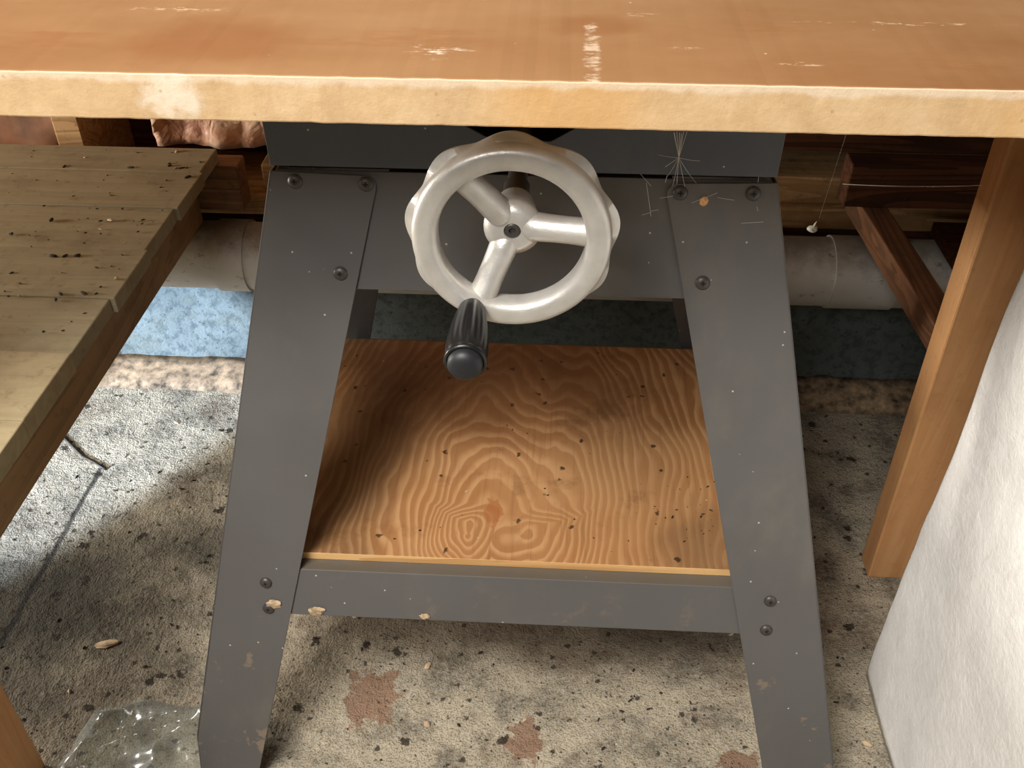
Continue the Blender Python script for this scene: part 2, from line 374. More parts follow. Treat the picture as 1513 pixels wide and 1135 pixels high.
def mk_bag():
    M = Mat('clear_plastic_film', .12)
    t = M.t; M.t.nodes.remove(M.b)
    tr = M.n('ShaderNodeBsdfTransparent'); tr.inputs[0].default_value = (.90,.92,.90,1)
    gl = M.n('ShaderNodeBsdfGlossy'); gl.inputs['Roughness'].default_value = .2
    df = M.n('ShaderNodeBsdfDiffuse'); df.inputs[0].default_value = (.7,.74,.7,1)
    lw = M.n('ShaderNodeLayerWeight'); lw.inputs[0].default_value = .35
    m1 = M.n('ShaderNodeMixShader'); m1.inputs[0].default_value = .16
    t.links.new(tr.outputs[0], m1.inputs[1]); t.links.new(df.outputs[0], m1.inputs[2])
    m2 = M.n('ShaderNodeMixShader'); f = M.ma('ADD', M.ma('MULTIPLY', lw.outputs['Fresnel'], .45), .06)
    t.links.new(f, m2.inputs[0]); t.links.new(m1.outputs[0], m2.inputs[1]); t.links.new(gl.outputs[0], m2.inputs[2])
    t.links.new(m2.outputs[0], t.nodes['Material Output'].inputs[0]); return M.m

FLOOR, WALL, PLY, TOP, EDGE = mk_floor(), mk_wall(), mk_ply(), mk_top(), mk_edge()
STEEL = mk_steel('dusty_charcoal_sheet_steel', (82,80,79)); BODY = mk_steel('dark_blue_grey_saw_body', (70,75,84), .25)
BOLT = mk_plain('black_bolt', (74,70,67), .42, .4, var=.05, bump=0)
BLACKP = mk_plain('black_grip_plastic', (22,22,23), .34, 0, .5, var=.1, sc=60, bump=.08)
CAST = mk_cast(); PIPE = mk_pipe(); FOAM = mk_foam(); INSUL = mk_insul(); BAG = mk_bag()
SHAFT = mk_plain('dark_oily_steel', (92,84,76), .4, .7)
POSTW = mk_wood('orange_fir_post', (200,142,92), (216,166,114), 2, 1, .55, .12, (104,64,36), .4, .5, .15)
RAILX = mk_wood('brown_rail_across', (98,66,38), (138,98,60), 0, 1, .7, .5)
RAILY = mk_wood('brown_rail_deep', (140,110,74), (164,130,90), 1, 1, .65, .3)
RAILR = mk_wood('red_brown_rail', (92,58,34), (124,82,52), 1, 1, .65, .4)
PLANK = mk_wood('dusty_grey_plank', (140,130,104), (160,150,122), 0, .8, .8, .35, (92,78,54), .25, 0, .15)
PLANKF = mk_wood('paler_plank', (148,134,104), (170,156,124), 0, .8, .8, .3, (96,80,54), .25, 0, .15)
DARKW = mk_wood('dark_red_brown_timber', (60,34,20), (92,56,34), 0, 1, .8, .4, (26,16,10), .2)
SILLW = mk_wood('dusty_sill_timber', (164,126,84), (194,156,110), 0, 1, .8, .35, (66,48,30), .2)
PLYEDGE = mk_wood('plywood_edge_wood', (196,148,92), (226,182,124), 0, 1, .7, .1)
CEIL = mk_plain('plain_plaster', (104,100,94), .9, bump=.1)
CRUMB = mk_plain('dry_dark_crumb', (48,36,24), .9, var=.3, sc=90)
PALEBIT = mk_plain('pale_chip', (190,166,136), .8, var=.15, sc=90)
COB = mk_plain('cobweb_silk', (205,200,192), .8, bump=0)
RUST = mk_plain('orange_egg_sac_silk', (206,158,104), .8, var=.2, sc=400)
DIRT = mk_plain('dirt_and_mortar_crumbs', (128,108,86), .95, var=.5, sc=60, bump=1)
HUSK = mk_plain('dry_papery_husk', (168,146,118), .85, var=.3, sc=160, bump=.6)
RED = mk_plain('red_plastic', (122,26,20), .5, var=.2)
RECESS_BLACK = mk_plain('black_recess', (12,11,10), .8, bump=0)  # near-black stands in for shade in bolt crosses and base gap
WIRE = mk_plain('dark_wire_sheath', (44,34,30), .5, bump=0)

# ================================================================== SETTING
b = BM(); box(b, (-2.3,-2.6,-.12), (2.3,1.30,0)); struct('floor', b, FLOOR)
b = BM(); box(b, (-2.3,1.30,-.12), (2.3,1.52,.262)); struct('wall_back', b, WALL)
b = BM(); box(b, (-2.3,1.46,.262), (2.3,1.52,2.6)); struct('wall_upper_back', b, DARKW).name = 'wall_back'
b = BM(); box(b, (2.3,-2.6,-.12), (2.4,1.52,2.6)); struct('wall_right', b, CEIL)
b = BM(); box(b, (-2.4,-2.6,-.12), (-2.3,1.52,2.6)); struct('wall_left', b, CEIL)
b = BM(); box(b, (-2.4,-2.7,-.12), (2.4,-2.6,2.6)); struct('wall_front', b, CEIL)
b = BM(); box(b, (-2.4,-2.6,2.6), (2.4,1.52,2.7)); struct('ceiling', b, CEIL)
# sill plates and lower framing on the ledge of the foundation wall
b = BM(); box(b, (-.35,1.305,.262), (2.3,1.46,.298)); struct('trim_1', b, DARKW)
b = BM(); box(b, (-2.3,1.302,.298), (2.3,1.46,.331)); struct('trim_2', b, SILLW, .003)
b = BM(); box(b, (-.45,1.318,.331), (2.3,1.46,.374)); struct('trim_3', b, SILLW, .003)
b = BM(); box(b, (-2.3,1.345,.262), (-.35,1.46,.298)); struct('trim_4', b, DARKW)
b = BM(); box(b, (.0,1.30,.423), (2.3,1.46,.56)); struct('trim_5', b, DARKW, .002)
b = BM(); box(b, (-.742,1.30,.331), (-.702,1.46,1.2)); struct('trim_6', b, SILLW, .002)
# insulation in the stud bays
def sheet(x0, x1, z0, z1, Y, amp, nx, nz, seed):
    bm = BM(); vs = []
    for j in range(nz+1):
        for i in range(nx+1):
            x = x0+(x1-x0)*i/nx; z = z0+(z1-z0)*j/nz
            d = mnoise.noise(Vector((x*14, z*16, seed)))*amp + mnoise.noise(Vector((x*45+3, z*50, seed)))*amp*.45
            vs.append(bm.verts.new((x, Y+d, z)))
    for j in range(nz):
        for i in range(nx):
            a = j*(nx+1)+i; bm.faces.new([vs[a],vs[a+1],vs[a+nx+2],vs[a+nx+1]])
    ext = bmesh.ops.extrude_face_region(bm, geom=bm.faces[:])
    for v in [g for g in ext['geom'] if isinstance(g, bmesh.types.BMVert)]: v.co.y = 1.452
    return bm
o = obj('insulation_batt', sheet(-.60,-.02,.400,.95,1.325,.022,60,50,2), INSUL, smooth=True)
tag(o, 'crinkled pinkish-tan insulation facing against the back wall, between left shelf and saw', 'insulation')
o = obj('insulation_batt', sheet(-1.3,-.752,.340,.95,1.36,.018,40,40,9), mk_plain('brown_insulation_paper', (134,92,62), .8, var=.25, sc=12), smooth=True)
tag(o, 'brown insulation paper behind the left shelf, left of the pale stud', 'insulation')
# ridge of dirt and crumbled mortar at the foot of the wall
bm = BM(); N = 260; rows = []
for i in range(N+1):
    x = -2.2+4.4*i/N; r = []
    for k,(y,z) in enumerate(((1.235,.0),(1.25,.010),(1.268,.016),(1.285,.019),(1.2999,.024),(1.2999,0))):
        nz = mnoise.noise(Vector((x*30,y*40,1))); n2 = mnoise.noise(Vector((x*7,k*.2,5)))
        yy = y+ (n2*.016 if k < 3 else 0); zz = z+(nz*.006+n2*.004 if 0<k<5 else 0)
        if k == 0: zz = 0
        r.append(bm.verts.new((x, min(yy,1.2999), max(zz,0))))
    rows.append(r)
for A,B in zip(rows,rows[1:]):
    for k in range(6): bm.faces.new([A[k],B[k],B[(k+1)%6],A[(k+1)%6]])
bm.faces.new(rows[0]); bm.faces.new(rows[-1][::-1])
tag(obj('dirt_ridge', bm, DIRT, smooth=True), 'ridge of brown dirt and crumbled mortar along the foot of the back wall', 'dirt', kind='stuff')

# ================================================================== DRAIN PIPE
pipe = thing('drain_pipe', 'dirty white plastic drain pipe running along the foundation wall', 'pipe', (0,1.222,.22))
b = BM(); lathe(b, [(0,.050),(4.5,.050)], (-2.25,1.222,.273), (1,0,0), 48); obj('tube', b, PIPE, pipe, smooth=True, auto=40)
b = BM(); lathe(b, [(0,.0505),(0,.0535),(.045,.0535),(.045,.0505)], (-.497,1.222,.273), (1,0,0), 48); obj('coupling', b, PIPE, pipe, smooth=True, auto=40)
b = BM(); lathe(b, [(0,.0505),(0,.0528),(.09,.0528),(.09,.0505)], (.39,1.222,.273), (1,0,0), 48); obj('coupling', b, PIPE, pipe, smooth=True, auto=40)

# ================================================================== WORKTOP BOARD
bm = BM(); v = box(bm, (-1.35,.540,.7708), (1.45,1.285,.7995))
bmesh.ops.subdivide_edges(bm, edges=[e for e in bm.edges if abs(e.verts[0].co.x-e.verts[1].co.x) > 1], cuts=400)
for q in bm.verts:
    if q.co.y < .55:
        q.co.y += mnoise.noise(Vector((q.co.x*60,q.co.z*20,0)))*.0006
        q.co.z += mnoise.noise(Vector((q.co.x*90,3,q.co.z*30)))*.0004
for f in bm.faces: f.material_index = 0 if f.normal.z > .5 else 1
bmesh.ops.recalc_face_normals(bm, faces=bm.faces[:])
for f in bm.faces: f.material_index = 0 if f.normal.z > .5 else 1
wt = obj('worktop_board', bm, [TOP, EDGE], bevel=.0012, seg=2)
tag(wt, 'wide stained brown worktop board with raw yellow edge, across the top', 'worktop')

# ================================================================== SAW STAND
stand = thing('saw_stand', 'dark grey sheet-metal stand with four splayed legs under the saw', 'stand', (-.032,.75,0))
SY0, SZ0 = .730, .652                # top of the front plane
SLOPE = (.730-.5545)/.652            # forward splay per metre of drop
def fp(x, z, d=0):                   # point on the leaning front plane; d = towards the viewer
    nrm = Vector((0,-1,SLOPE)).normalized()
    return Vector((x, SY0-(SZ0-z)*SLOPE, z)) + nrm*d
CX, DEP = -.032, .190
def back(p):                         # mirrored to the back plane
    return Vector((p.x, 2*(SY0+DEP/2)-p.y, p.z))
def half_leg(side, rear):
    bm = BM(); s = side
    def X(dx): return CX+s*dx
    # front flange outline: outer top, outer bottom, inner bottom, inner top (rounded corner)
    out = [(.209,.6485),(.3405,.034),(.343,.0),(.279,0),(.127,.633)]
    top = [(.119,.6435),(.124,.6475)]
    pts = [fp(X(.209),.6487,.003), fp(X(.3405),.06,.003), fp(X(.342),.0,.003), fp(X(.280),0,.003), fp(X(.1205),.636,.003), fp(X(.1205),.640,.003), fp(X(.1225),.6435,.003), fp(X(.1265),.6465,.003)]
    thick = Vector((0,.0018,0))
    side_d = Vector((-s*.004,.052,0))
    a = [fp(X(.209),.6487,.003), fp(X(.3405),.06,.003), fp(X(.342),.0,.003)]
    if rear:
        pts = [p-Vector((s*(.016 if s > 0 else .002),0,0)) if i > 2 else p for i,p in enumerate(pts)]
        pts = [back(p) for p in pts]; a = [back(p) for p in a]; thick = -thick; side_d = Vector((-s*.004,-.052,0))
    prism(bm, pts, thick)
    sp = a + [p+side_d for p in a[::-1]]
    prism(bm, sp, (-s*.0018,0,0))
    return bm
for rear in (0,1):
    for s in (-1,1):
        obj('leg', half_leg(s, rear), STEEL, stand, bevel=.0006)
# aprons
def apron(rear):
    bm = BM()
    pts = [fp(CX-.205,.6495,0), fp(CX-.226,.551,0), fp(CX+.226,.551,0), fp(CX+.205,.6495,0)]
    lip = [fp(CX-.150,.551,0), fp(CX+.150,.551,0)]
    lip += [lip[1]+Vector((0,.022,-.004)), lip[0]+Vector((0,.022,-.004))]
    th = Vector((0,.0016,0))
    if rear: pts = [back(p) for p in pts]; lip = [back(p) for p in lip]; th = -th
    prism(bm, pts, th); prism(bm, lip, (0,0,.0015))
    return bm
obj('apron', apron(0), STEEL, stand, bevel=.0005); obj('apron', apron(1), STEEL, stand, bevel=.0005)
bm = BM()
for s in (-1,1):
    prism(bm, [(CX+s*.2050,.7295,.6495),(CX+s*.2050,.7295+DEP+.001,.6495),(CX+s*.228,.7035+DEP+.051,.551),(CX+s*.228,.7035,.551)], (-s*.0016,0,0))
    obj('side_apron', bm, STEEL, stand); bm = BM()
bm.free()
# lower crossbars: front face, dusty top flange
def crossbar(rear):
    bm = BM(); x0, x1 = CX-.2275, CX+.2275
    zt, zb = .2700, .2175
    f = [fp(x0,zt,.001), fp(x0-.012,zb,.001), fp(x1+.012,zb,.001), fp(x1,zt,.001)]
    g = [fp(x0,zt,.001), fp(x1,zt,.001)]; g += [g[1]+Vector((0,.030,.001)), g[0]+Vector((0,.030,.001))]
    th = Vector((0,.0016,0))
    if rear: f = [back(p) for p in f]; g = [back(p) for p in g]; th = -th
    prism(bm, f, th); prism(bm, g, (0,0,-.0016)); return bm
obj('crossbar', crossbar(0), STEEL, stand, bevel=.0006); obj('crossbar', crossbar(1), STEEL, stand, bevel=.0006)
for s in (-1,1):
    bm = BM(); xx = CX+s*.288
    yb = back(fp(0,.27)).y; box(bm, (min(xx,xx-s*.0016), fp(0,.27).y+.01, .218), (max(xx,xx-s*.0016), yb-.01, .270))
    box(bm, (min(xx,xx-s*.03), fp(0,.27).y+.012, .2684), (max(xx,xx-s*.03), yb-.012, .270))
    obj('side_crossbar', bm, STEEL, stand)
# bolts
fa, fu, fv = frame_of((0,-1,SLOPE))
def bolt(px, py, lift, r=.0062):
    d = ray(px,py); nrm = Vector((0,-1,SLOPE)).normalized(); P0 = fp(0,.5,lift)
    c = Vector((0,0,1)) + d*((P0-Vector((0,0,1))).dot(nrm)/d.dot(nrm))
    bm = BM()
    lathe(bm, [(-.002,r*.8),(0,r),(.0008,r),(.0020,r*.86),(.0028,r*.6),(.0031,r*.38),(.0031,r*.30)], c, nrm, 28)
    o = obj('bolt', bm, BOLT, stand, smooth=True, auto=35)
    # cross recess
    bm = BM()
    a,u,v = frame_of(nrm)
    for p,q in ((u,v),(v,u)):
        l, wd = r*.36, r*.09; z0, z1 = .0029, .00325
        hexa(bm, [c+p*sx*l+q*sy*wd+a*zz for zz in (z0,z1) for sx,sy in ((-1,-1),(1,-1),(1,1),(-1,1))])
    oo = obj('cross_recess', bm, RECESS_BLACK, o)
    return o
for p in ((436,268),(541,272),(503,404),(1005,285),(1113,286),(1038,418)): bolt(*p, .003)
for p in ((393,861),(397,899),(1138,888),(1132,931)): bolt(*p, .003, .0060)

# ================================================================== PLYWOOD SHELF
bm = BM(); zb, zt = .2708, .2800
yf, yb = .640, back(fp(0,.28)).y-.012
xl = CX-.268; xr = CX+.270
hexa(bm, [(xl+.045,yf,zb),(xr-.046,yf,zb),(xr-.002,yf+.055,zb),(xl+.002,yf+.055,zb),(xl+.045,yf,zt),(xr-.046,yf,zt),(xr-.002,yf+.055,zt),(xl+.002,yf+.055,zt)])
bm.free(); bm = BM()
out = [(xl+.048,yf),(xr-.048,yf),(xr-.048,yf+.03),(xr,yf+.06),(xr,yb-.06),(xr-.02,yb),(xl+.02,yb),(xl,yb-.06),(xl,yf+.06),(xl+.048,yf+.03)]
prism(bm, [(x,y,zb) for x,y in out], (0,0,zt-zb))
bmesh.ops.recalc_face_normals(bm, faces=bm.faces[:])
for f in bm.faces: f.material_index = 0 if f.normal.z > .5 else 1
sh = obj('plywood_shelf', bm, [PLY, PLYEDGE], bevel=.0005)
tag(sh, 'plywood panel with swirling grain lying on the crossbars of the metal stand', 'shelf board')

# ================================================================== SAW
saw = thing('table_saw', 'dark saw body with silver handwheel, bolted on top of the metal stand', 'table saw', (CX,.85,.652))
bm = BM()
x0,x1,yy0,yy1,z0,z1 = CX-.2065, CX+.2065, .7225, .921, .6562, .7695
# front plate with the slot for the shaft (open at the top middle)
nx0, nx1, nb0, nb1, nz = -.079, .012, -.055, -.008, .6825
front = [(x0,yy0,z0),(x1,yy0,z0),(x1+.002,yy0,z1),(nx1+.035,yy0,z1),(nx1+.018,yy0,.705),(nb1,yy0,nz),(nb0,yy0,nz),(nx0-.018,yy0,.705),(nx0-.035,yy0,z1),(x0-.002,yy0,z1)]
prism(bm, front, (0,.002,0))
for s in (0,1):
    X = x0 if s == 0 else x1-.002
    box(bm, (X,yy0+.002,z0), (X+.002,yy1,z1))
box(bm, (x0+.002,yy1-.002,z0), (x1-.002,yy1,z1))
box(bm, (x0+.002,yy0+.10,z0), (x1-.002,yy0+.102,z1))
obj('housing', bm, BODY, saw, bevel=.0005)
bm = BM(); box(bm, (x0+.012,yy0+.012,.6496), (x1-.012,yy1-.012,.6561)); obj('base_flange', bm, RECESS_BLACK, saw)
# narrow vertical seams: overlapping inner plate
bm = BM(); box(bm, (-.0975,yy0-.0010,z0+.004),(-.0905,yy0-.0001,.7)); box(bm, (.0275,yy0-.0010,z0+.004),(.0345,yy0-.0001,.7))
bm.free()
# handwheel
WC = Vector((-.0325,.597,.6665)); WR = .0620
def wpt(r, th, d): return WC + Vector((r*math.cos(th), d, r*math.sin(th)))     # d>0 away from the viewer
bm = BM(); NT, NS = 216, 56; rings = []
for i in range(NT):
    th = 2*PI*i/NT; lobe = (.5+.5*math.cos(9*(th-PI/2)))**.8
    ring = []
    for k in range(NS):
        a = 2*PI*k/NS
        ca, sa = math.cos(a), math.sin(a)
        rr = math.copysign(abs(ca)**.62, ca)*.0100; dd = math.copysign(abs(sa)**.62, sa)*.0108
        r = WR+rr
        back_f = min(1, max(0, (dd-.0005)/.0016)); outer = max(0, rr/.0100)
        r += outer*back_f*(-.0006+.0050*lobe); r -= outer*(1-back_f)*.0014
        ring.append(bm.verts.new(wpt(r, th, dd)))
    rings.append(ring)
for i in range(NT):
    A, B = rings[i], rings[(i+1)%NT]
    for k in range(NS): bm.faces.new([A[k],A[(k+1)%NS],B[(k+1)%NS],B[k]])
BASE_W = None
wheel = obj('handwheel', bm, CAST, saw, smooth=True, auto=50, label='silver three-spoke handwheel')
HD = .018
bm = BM(); hc = WC + Vector((0,HD,0))
lathe(bm, [(.030,.014),(.012,.0175),(-.002,.0212),(-.006,.0208),(-.0098,.0165),(-.0112,.0140),(-.0112,.0062),(-.0085,.0058),(-.0085,0)], hc, (0,1,0), 40)
obj('hub', bm, CAST, wheel, smooth=True, auto=50)
bm = BM(); lathe(bm, [(-.0084,.0056),(-.0104,.0056),(-.0110,.0048),(-.0110,.0026),(-.0090,.0022),(-.0090,0)], hc, (0,1,0), 24)
obj('centre_screw', bm, BOLT, wheel, smooth=True, auto=30, label='black socket screw in the hub')
for ang in (128, 3, 247):
    th = math.radians(ang); bm = BM()
    p0 = wpt(.0135,th,HD-.004); p1 = wpt(.060,th,.002); pts = []; rs = []
    for i in range(9):
        t = i/8; pts.append(p0.lerp(p1,t)); rs.append(.0108-.0010*math.sin(t*PI))
    tube(bm, [p0-(p1-p0).normalized()*.004]+pts, [.0088]+rs, 20)
    obj('spoke', bm, CAST, wheel, smooth=True, auto=60)
# grip
gth = math.radians(242.5); g0 = wpt(.0625, gth, -.006); gend = at_y(686,547,.513)
ax = (gend-g0); L = ax.length
def flute(i, t): return 1-.045*(1 if 3 <= i <= 7 else 0)*(.5+.5*math.cos(12*t))**2
prof = [(-.004,.0066),(0,.0078),(.08*L,.0098),(.22*L,.0118),(.40*L,.0136),(.58*L,.0147),(.72*L,.0150),(.80*L,.0146),(.83*L,.0138),(.845*L,.0130)]
bm = BM(); lathe(bm, prof, g0, ax, 96, flute); obj('grip', bm, BLACKP, wheel, smooth=True, auto=60, label='black fluted plastic crank grip')
bm = BM(); lathe(bm, [(.835*L,.0128),(.845*L,.0144),(.875*L,.0150),(.895*L,.0143),(.90*L,.0129),(.885*L,.0120)], g0, ax, 48)
obj('collar', bm, BLACKP, wheel, smooth=True, auto=60)
bm = BM(); lathe(bm, [(.88*L,.0121),(.93*L,.0122),(.965*L,.0108),(.99*L,.0080),(1.003*L,.0040),(1.006*L,0)], g0, ax, 48)
obj('end_cap', bm, mk_plain('blue_black_cap', (29,31,35), .5, 0, .5, bump=0), wheel, smooth=True, auto=60)
# shaft into the slot
bm = BM(); s0 = hc+Vector((0,.028,0)); s1 = Vector((-.0315,.835,.700))
tube(bm, [s0, s0.lerp(s1,.12), s0.lerp(s1,.121), s1], [.010,.010,.0075,.0075], 20)
obj('shaft', bm, SHAFT, saw, smooth=True, auto=40)

# ================================================================== LEFT RACK
lr = thing('lumber_rack', 'low timber rack with dusty grey planks on the left, below the worktop', 'rack', (-.75,.9,0))
edges = [.200,.318,.430,.538,.643,.748,.852,.957,1.060,1.161,1.236]  # nearest planks lie out of view, added to shade the left floor
for i,(a,c) in enumerate(zip(edges, edges[1:])):
    bm = BM(); dz = random.uniform(-.0015,.0012); dx = random.uniform(-.003,.004)
    up = .004 if c <= .749 else 0
    box(bm, (-1.13,a+.0004,.4165+dz), (-.4795+dx,c-.0004,.4355+dz+up))
    lab = None
    o = obj('plank', bm, PLANKF if c <= .749 else PLANK, lr, bevel=.0012, label='paler plank with light sawn end' if abs(c-.748) < .001 else None)
for x in (-.515,-1.07):
    bm = BM(); box(bm, (x-.038,.561,.328), (x,1.222,.4155)); obj('rail', bm, RAILY, lr, bevel=.002)
bm = BM(); box(bm, (-1.11,1.2225,.346), (-.452,1.262,.4155)); obj('rear_rail', bm, RAILX, lr, bevel=.003)
for x,y in ((-1.36,.52),(-.597,.52),(-1.36,1.262)):
    pass
bm = BM(); box(bm, (-.645,.5215,0), (-.5545,.5595,.7705)); obj('post', bm, POSTW, lr, bevel=.002)
bm = BM(); box(bm, (-1.199,.5215,0), (-1.111,.5595,.7705)); obj('post', bm, POSTW, lr, bevel=.002)
bm = BM(); box(bm, (-.645,1.2625,0), (-.60,1.2995,.7705)); 
bm.free()
bm = BM(); box(bm, (-1.39,1.2225,0), (-1.342,1.2995,.7705)); bm.free()

# ================================================================== RIGHT RACK
rr = thing('timber_frame', 'bare timber frame with leaning-looking orange post and low rails, right of the stand', 'frame', (.45,.9,0))
rr['label'] = 'timber frame of orange-brown post and low rails, right of the metal stand'
pxl = .4285
bm = BM(); box(bm, (.4285,.885,0), (.5175,.923,.7705)); bm.free(); bm = BM()
hexa(bm, [(.4310,.885,0),(.5200,.885,0),(.5200,.923,0),(.4310,.923,0),(.4160,.866,.7705),(.5050,.866,.7705),(.5050,.904,.7705),(.4160,.904,.7705)])
obj('post', bm, POSTW, rr, bevel=.0025)
p = [at_z(1346,424,.376), at_z(1383,484,.376)]; dr = (p[1]-p[0]).normalized()
q1 = p[1]+dr*.03; q0 = p[0]-dr*((1.285-p[0].y)/abs(dr.y)) if dr.y < 0 else p[0]
wdv = Vector((-dr.y, dr.x, 0)); wdv = wdv if wdv.x > 0 else -wdv
bm = BM(); hexa(bm, [v+o2 for z in (-.036,0) for v,o2 in ((q1,Vector((0,0,z))),(q1,wdv*.036+Vector((0,0,z))),(q0,wdv*.036+Vector((0,0,z))),(q0,Vector((0,0,z))))])
obj('rail', bm, RAILR, rr, bevel=.002)
bm = BM(); box(bm, (.392,1.2225,.3765), (1.35,1.262,.440)); obj('rear_rail', bm, DARKW, rr, bevel=.002)
bm = BM(); box(bm, (.52,.90,.340), (1.35,1.222,.358)); obj('shelf_board', bm, DARKW, rr, bevel=.001)
bm = BM(); box(bm, (1.26,.862,0), (1.35,.900,.7705)); obj('post', bm, POSTW, rr, bevel=.002)
bm = BM(); box(bm, (1.31,.9005,.300), (1.348,1.16,.3395)); obj('rail', bm, RAILY, rr, bevel=.002)
bm = BM(); box(bm, (.5205,.8640,.300), (1.2595,.9000,.3395)); obj('front_rail', bm, RAILX, rr, bevel=.002)
# red thing lying on the shelf
c = Vector((.585,1.10,.3585)); bm = BM()
lathe(bm, [(0,.036),(.004,.040),(.030,.040),(.036,.036),(.038,.030),(.040,.016),(.052,.014),(.054,.012),(.054,0)], c, (0,0,1), 32)
tag(obj('red_can', bm, RED, smooth=True, auto=40), 'small red container on the dark shelf behind the orange post', 'container')

# ================================================================== WHITE FOAM BLOCK
bm = BM(); X0,X1,Y0,Y1,Z1 = .3920,.80,.10,.7420,.70
bmesh.ops.create_cube(bm, size=1)
bmesh.ops.subdivide_edges(bm, edges=bm.edges[:], cuts=47, use_grid_fill=True)
for v in bm.verts:
    x = X0+(X1-X0)*(v.co.x+.5); y = Y0+(Y1-Y0)*(v.co.y+.5); z = Z1*(v.co.z+.5)
    # rounded vertical and top edges
    R = .013; cx = min(max(x,X0+R),X1-R); cy = min(max(y,Y0+R),Y1-R); cz = min(max(z,.004),Z1-R)
    dv = Vector((x-cx,y-cy,z-cz if z > .5 else 0))
    if dv.length > R: dv = dv.normalized()*R
    q = Vector((cx,cy,cz if z > .5 else z))+dv
    n = mnoise.noise(Vector((q.x*5,q.y*6,q.z*6)))*.003 + mnoise.noise(Vector((q.x*22,q.y*24,q.z*20)))*.0012
    q.x += .004*q.z/.5
    if q.x < X0+.1: q.x -= n
    if q.y > Y1-.05: q.y += n - .010*max(0,q.z-.2)
    v.co = q
o = obj('foam_block', bm, FOAM, smooth=True)
tag(o, 'big white fleecy foam block standing on the floor at the right edge', 'foam block')

# ================================================================== SMALL THINGS ON THE FLOOR
bm = BM(); nx, ny = 70, 46; vs = {}
for j in range(ny+1):
    for i in range(nx+1):
        u, v = i/nx, j/ny
        x = -.536+.165*u; y = .520+.125*v - .035*max(0,.35-u)*v
        w1 = mnoise.noise(Vector((x*26,y*30,2))); w2 = abs(mnoise.noise(Vector((x*60+y*20,y*50,7)))); w3 = abs(mnoise.noise(Vector((x*18-y*26,y*20,4))))
        e = min(1, min(u,1-u)*7)*min(1, min(v,1-v)*6)
        z = .0015+e*(.008+.010*w1+.004*w2+.016*(1-min(1,w3*3)))
        vs[i,j] = bm.verts.new((x+.006*w1+(.02*(v-.5) if u < .3 else 0), y+.008*mnoise.noise(Vector((x*20,1,y*20))), max(z,.001)))
for j in range(ny):
    for i in range(nx):
        bm.faces.new([vs[i,j],vs[i+1,j],vs[i+1,j+1],vs[i,j+1]])
o = obj('plastic_bag', bm, BAG, smooth=True)
tag(o, 'crumpled clear plastic bag on the floor left of the stand leg', 'plastic bag')
bm = BM(); pts = [at_z(60,612,.003),at_z(80,632,.003),at_z(100,652,.003),at_z(122,674,.003),at_z(140,683,.003),at_z(156,693,.003)]
tube(bm, [p-Vector((0,0,.0012)) for p in pts], .0018, 8); tag(obj('wire', bm, WIRE, smooth=True), 'short thin dark wire on the lit floor by the left rack', 'wire')
def chip(px, py, s, col, name, label, cat, rot=0, flat=.3, z=0, seed=0, on=None):
    c = on if on is not None else at_z(px,py,0); bm = BM()
    bmesh.ops.create_icosphere(bm, subdivisions=2, radius=1)
    for v in bm.verts:
        k = 1+.35*mnoise.noise(v.co*1.4+Vector((seed,0,0)))
        q = Vector((v.co.x*s[0]*k, v.co.y*s[1]*k, v.co.z*s[2]*k)); q.rotate(Matrix.Rotation(rot,3,'Z')); v.co = c+q+Vector((0,0,s[2]*.8))
    return tag(obj(name, bm, col, smooth=False), label, cat)
chip(157,953,(.015,.0055,.0020),PALEBIT,'wood_chip','pale wood chip on the dark floor at lower left','wood chip',.3,seed=1)
chip(632,986,(.003,.0055,.003),PALEBIT,'paint_flake','narrow white flake on the floor below the crossbar','flake',-.5,seed=2)
chip(631,1072,(.004,.004,.003),PALEBIT,'pebble','round white pebble on the floor in front of the stand','pebble',0,seed=3)
chip(1280,1101,(.0055,.003,.003),PALEBIT,'paint_flake','white flake on the floor between right leg and foam block','flake',-.6,seed=4)
for px,py,sc,lab in ((468,903,(.008,.0022,.0055),'pale dried husk at the left end of the crossbar'),(628,911,(.0055,.0022,.003),'pale dried husk on the lower edge of the crossbar, left of its middle'),(404,893,(.0075,.0022,.006),'tan husk stuck beside the lower bolt of the left leg')):
    c_ = None; d = ray(px,py); nrm = Vector((0,-1,SLOPE)).normalized(); P0 = fp(0,.24,.0035 if px < 430 else .0022)
    c_ = Vector((0,0,1)) + d*((P0-Vector((0,0,1))).dot(nrm)/d.dot(nrm)); bm = BM()
    bmesh.ops.create_icosphere(bm, subdivisions=3, radius=1)
    for v in bm.verts:
        k = 1+.45*mnoise.noise(v.co*1.8+Vector((px,0,0))); v.co = c_+Vector((v.co.x*sc[0]*k, v.co.y*sc[1]*k, v.co.z*sc[2]*k))
    tag(obj('dried_husk', bm, HUSK), lab, 'husk')
# scattered crumbs: nobody could count them
def crumbs(spots, name, label, mats, cat='debris'):
    bm = BM()
    for (c, s, mi) in spots:
        r = bmesh.ops.create_icosphere(bm, subdivisions=1, radius=1)
        R = Matrix.Rotation(random.uniform(0,6.28),3,'Z'); sx, sy, sz = s*random.uniform(.8,1.9), s*random.uniform(.5,.9), s*random.uniform(.3,.6)
        for v in r['verts']:
            q = R @ Vector((v.co.x*sx*random.uniform(.7,1.2), v.co.y*sy*random.uniform(.7,1.2), v.co.z*sz)); v.co = Vector(c)+q+Vector((0,0,sz*.7))
        for f in {f for v in r['verts'] for f in v.link_faces}: f.material_index = mi
    return tag(obj(name, bm, mats), label, cat, kind='stuff')
sp = []
for i in range(105):
    y = random.uniform(.78,1.225); x = -.485-abs(random.gauss(0,.13))
    if x > -1.0: sp.append(((x,y,.4352), random.choice((.001,.0015,.002,.0036)), 0 if random.random() < .88 else 1))
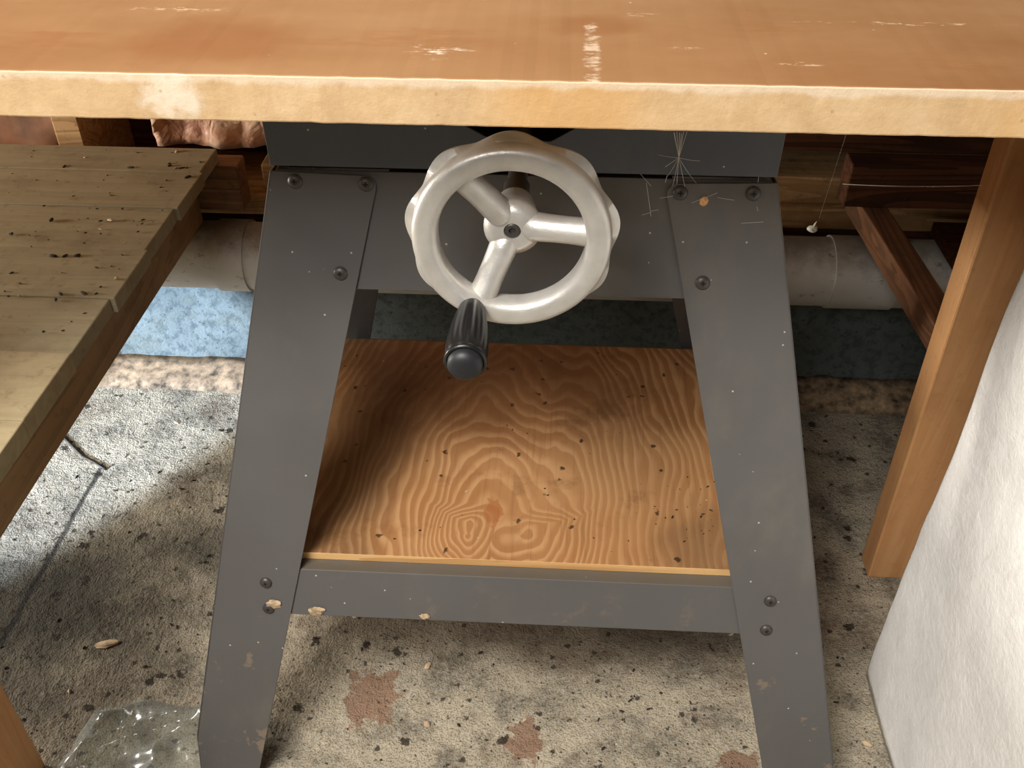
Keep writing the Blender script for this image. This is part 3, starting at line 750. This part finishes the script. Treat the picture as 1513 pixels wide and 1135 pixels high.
crumbs(sp, 'crumb_scatter', 'dark crumbs and droppings scattered over the dusty planks at left', [CRUMB, PALEBIT])
sp = []
for i in range(420):
    x = random.uniform(-.8,.40); y = random.uniform(.5,1.2)
    sp.append(((x,y,0), random.choice((.001,.0013,.0018,.0026)), 0 if random.random() < .85 else 1))
crumbs(sp, 'floor_grit', 'dark grit and crumbs scattered over the concrete floor', [CRUMB, PALEBIT])
sp = []
for i in range(80):
    x = random.uniform(-.25,.20); y = random.uniform(.65,.98)
    if random.random() < .5: x = .16+random.gauss(0,.03); y = .67+abs(random.gauss(0,.05))
    sp.append(((min(x,.215),y,.28), random.choice((.0006,.0009,.0014)), 0 if random.random() < .85 else 1))
crumbs(sp, 'shelf_grit', 'fine dark grit lying on the plywood panel', [CRUMB, PALEBIT])

# ================================================================== COBWEBS
def strand(bm, a, c, r=.00022, sag=.002):
    a, c = Vector(a), Vector(c); pts = []
    for i in range(7):
        t = i/6; q = a.lerp(c,t); q.z -= sag*4*t*(1-t); pts.append(q)
    tube(bm, pts, r, 4)
def fr(px,py,off=.006):
    nrm = Vector((0,-1,SLOPE)).normalized(); P0 = fp(0,.6,off); d = ray(px,py)
    return Vector((0,0,1)) + d*((P0-Vector((0,0,1))).dot(nrm)/d.dot(nrm))
bm = BM(); c0 = at_y(1003,233,.705)
for (x,y) in ((996,196),(1000,195),(1004,196),(1010,195),(1015,195),(1007,197)): strand(bm, at_y(x,y,.700), c0, .00014, 0)
for (x,y,s) in ((994,275,.001),(1000,272,.001),(1029,271,.001),(1012,276,.0),(1045,238,.001),(985,262,.001),(960,225,.001),(978,250,0)): strand(bm, c0, fr(x,y,.005), .00012, s)
for a,c in (((925,255),(945,249)),((940,250),(962,275)),((955,270),(962,320)),((962,312),(973,310)),((948,318),(962,314)),((988,250),(983,270)),((975,293),(1010,287)),((1095,330),(1128,328)),((1118,305),(1120,312)),((1120,270),(1125,215)),((1060,292),(1085,296)),((1022,300),(1060,285))):
    strand(bm, fr(*a,.0045), fr(*c,.0045), .00014, 0)
tag(obj('cobweb', bm, COB), 'star-shaped cobweb across the saw body and right leg', 'cobweb', kind='stuff')
bm = BM(); strand(bm, at_y(1245,272,1.0), at_y(1452,274,.868), .0004, .002)
tag(obj('cobweb_thread', bm, COB), 'single long cobweb thread strung to the orange post at right', 'cobweb')
bm = BM(); k = fr(1040,298,.0028)
bmesh.ops.create_icosphere(bm, subdivisions=3, radius=1)
for v in bm.verts: v.co = k+Vector((v.co.x*.0036, v.co.y*.0016, v.co.z*.0048))*(1+.2*mnoise.noise(v.co*2))
tag(obj('egg_sac', bm, RUST, smooth=True), 'small orange egg sac stuck to the right leg of the stand', 'egg sac')
k = at_y(1201,338,1.10); bm = BM()
bmesh.ops.create_icosphere(bm, subdivisions=3, radius=1)
for v in bm.verts: v.co = k+Vector((v.co.x*.0068, v.co.y*.005, v.co.z*.0042))*(1+.3*mnoise.noise(v.co*1.7))
tube(bm, [k, k+Vector((.002,0,.008)), k+Vector((.005,.0,.014))], [.002,.001,.0006], 6)
tube(bm, [k+Vector((.005,.0,.014)), Vector((.375,1.15,.7705))], .00006, 4)
tag(obj('lint_tuft', bm, mk_plain('white_lint', (235,228,212), .9, bump=0), smooth=True), 'white tuft of lint hanging on a thread in front of the pipe', 'lint')
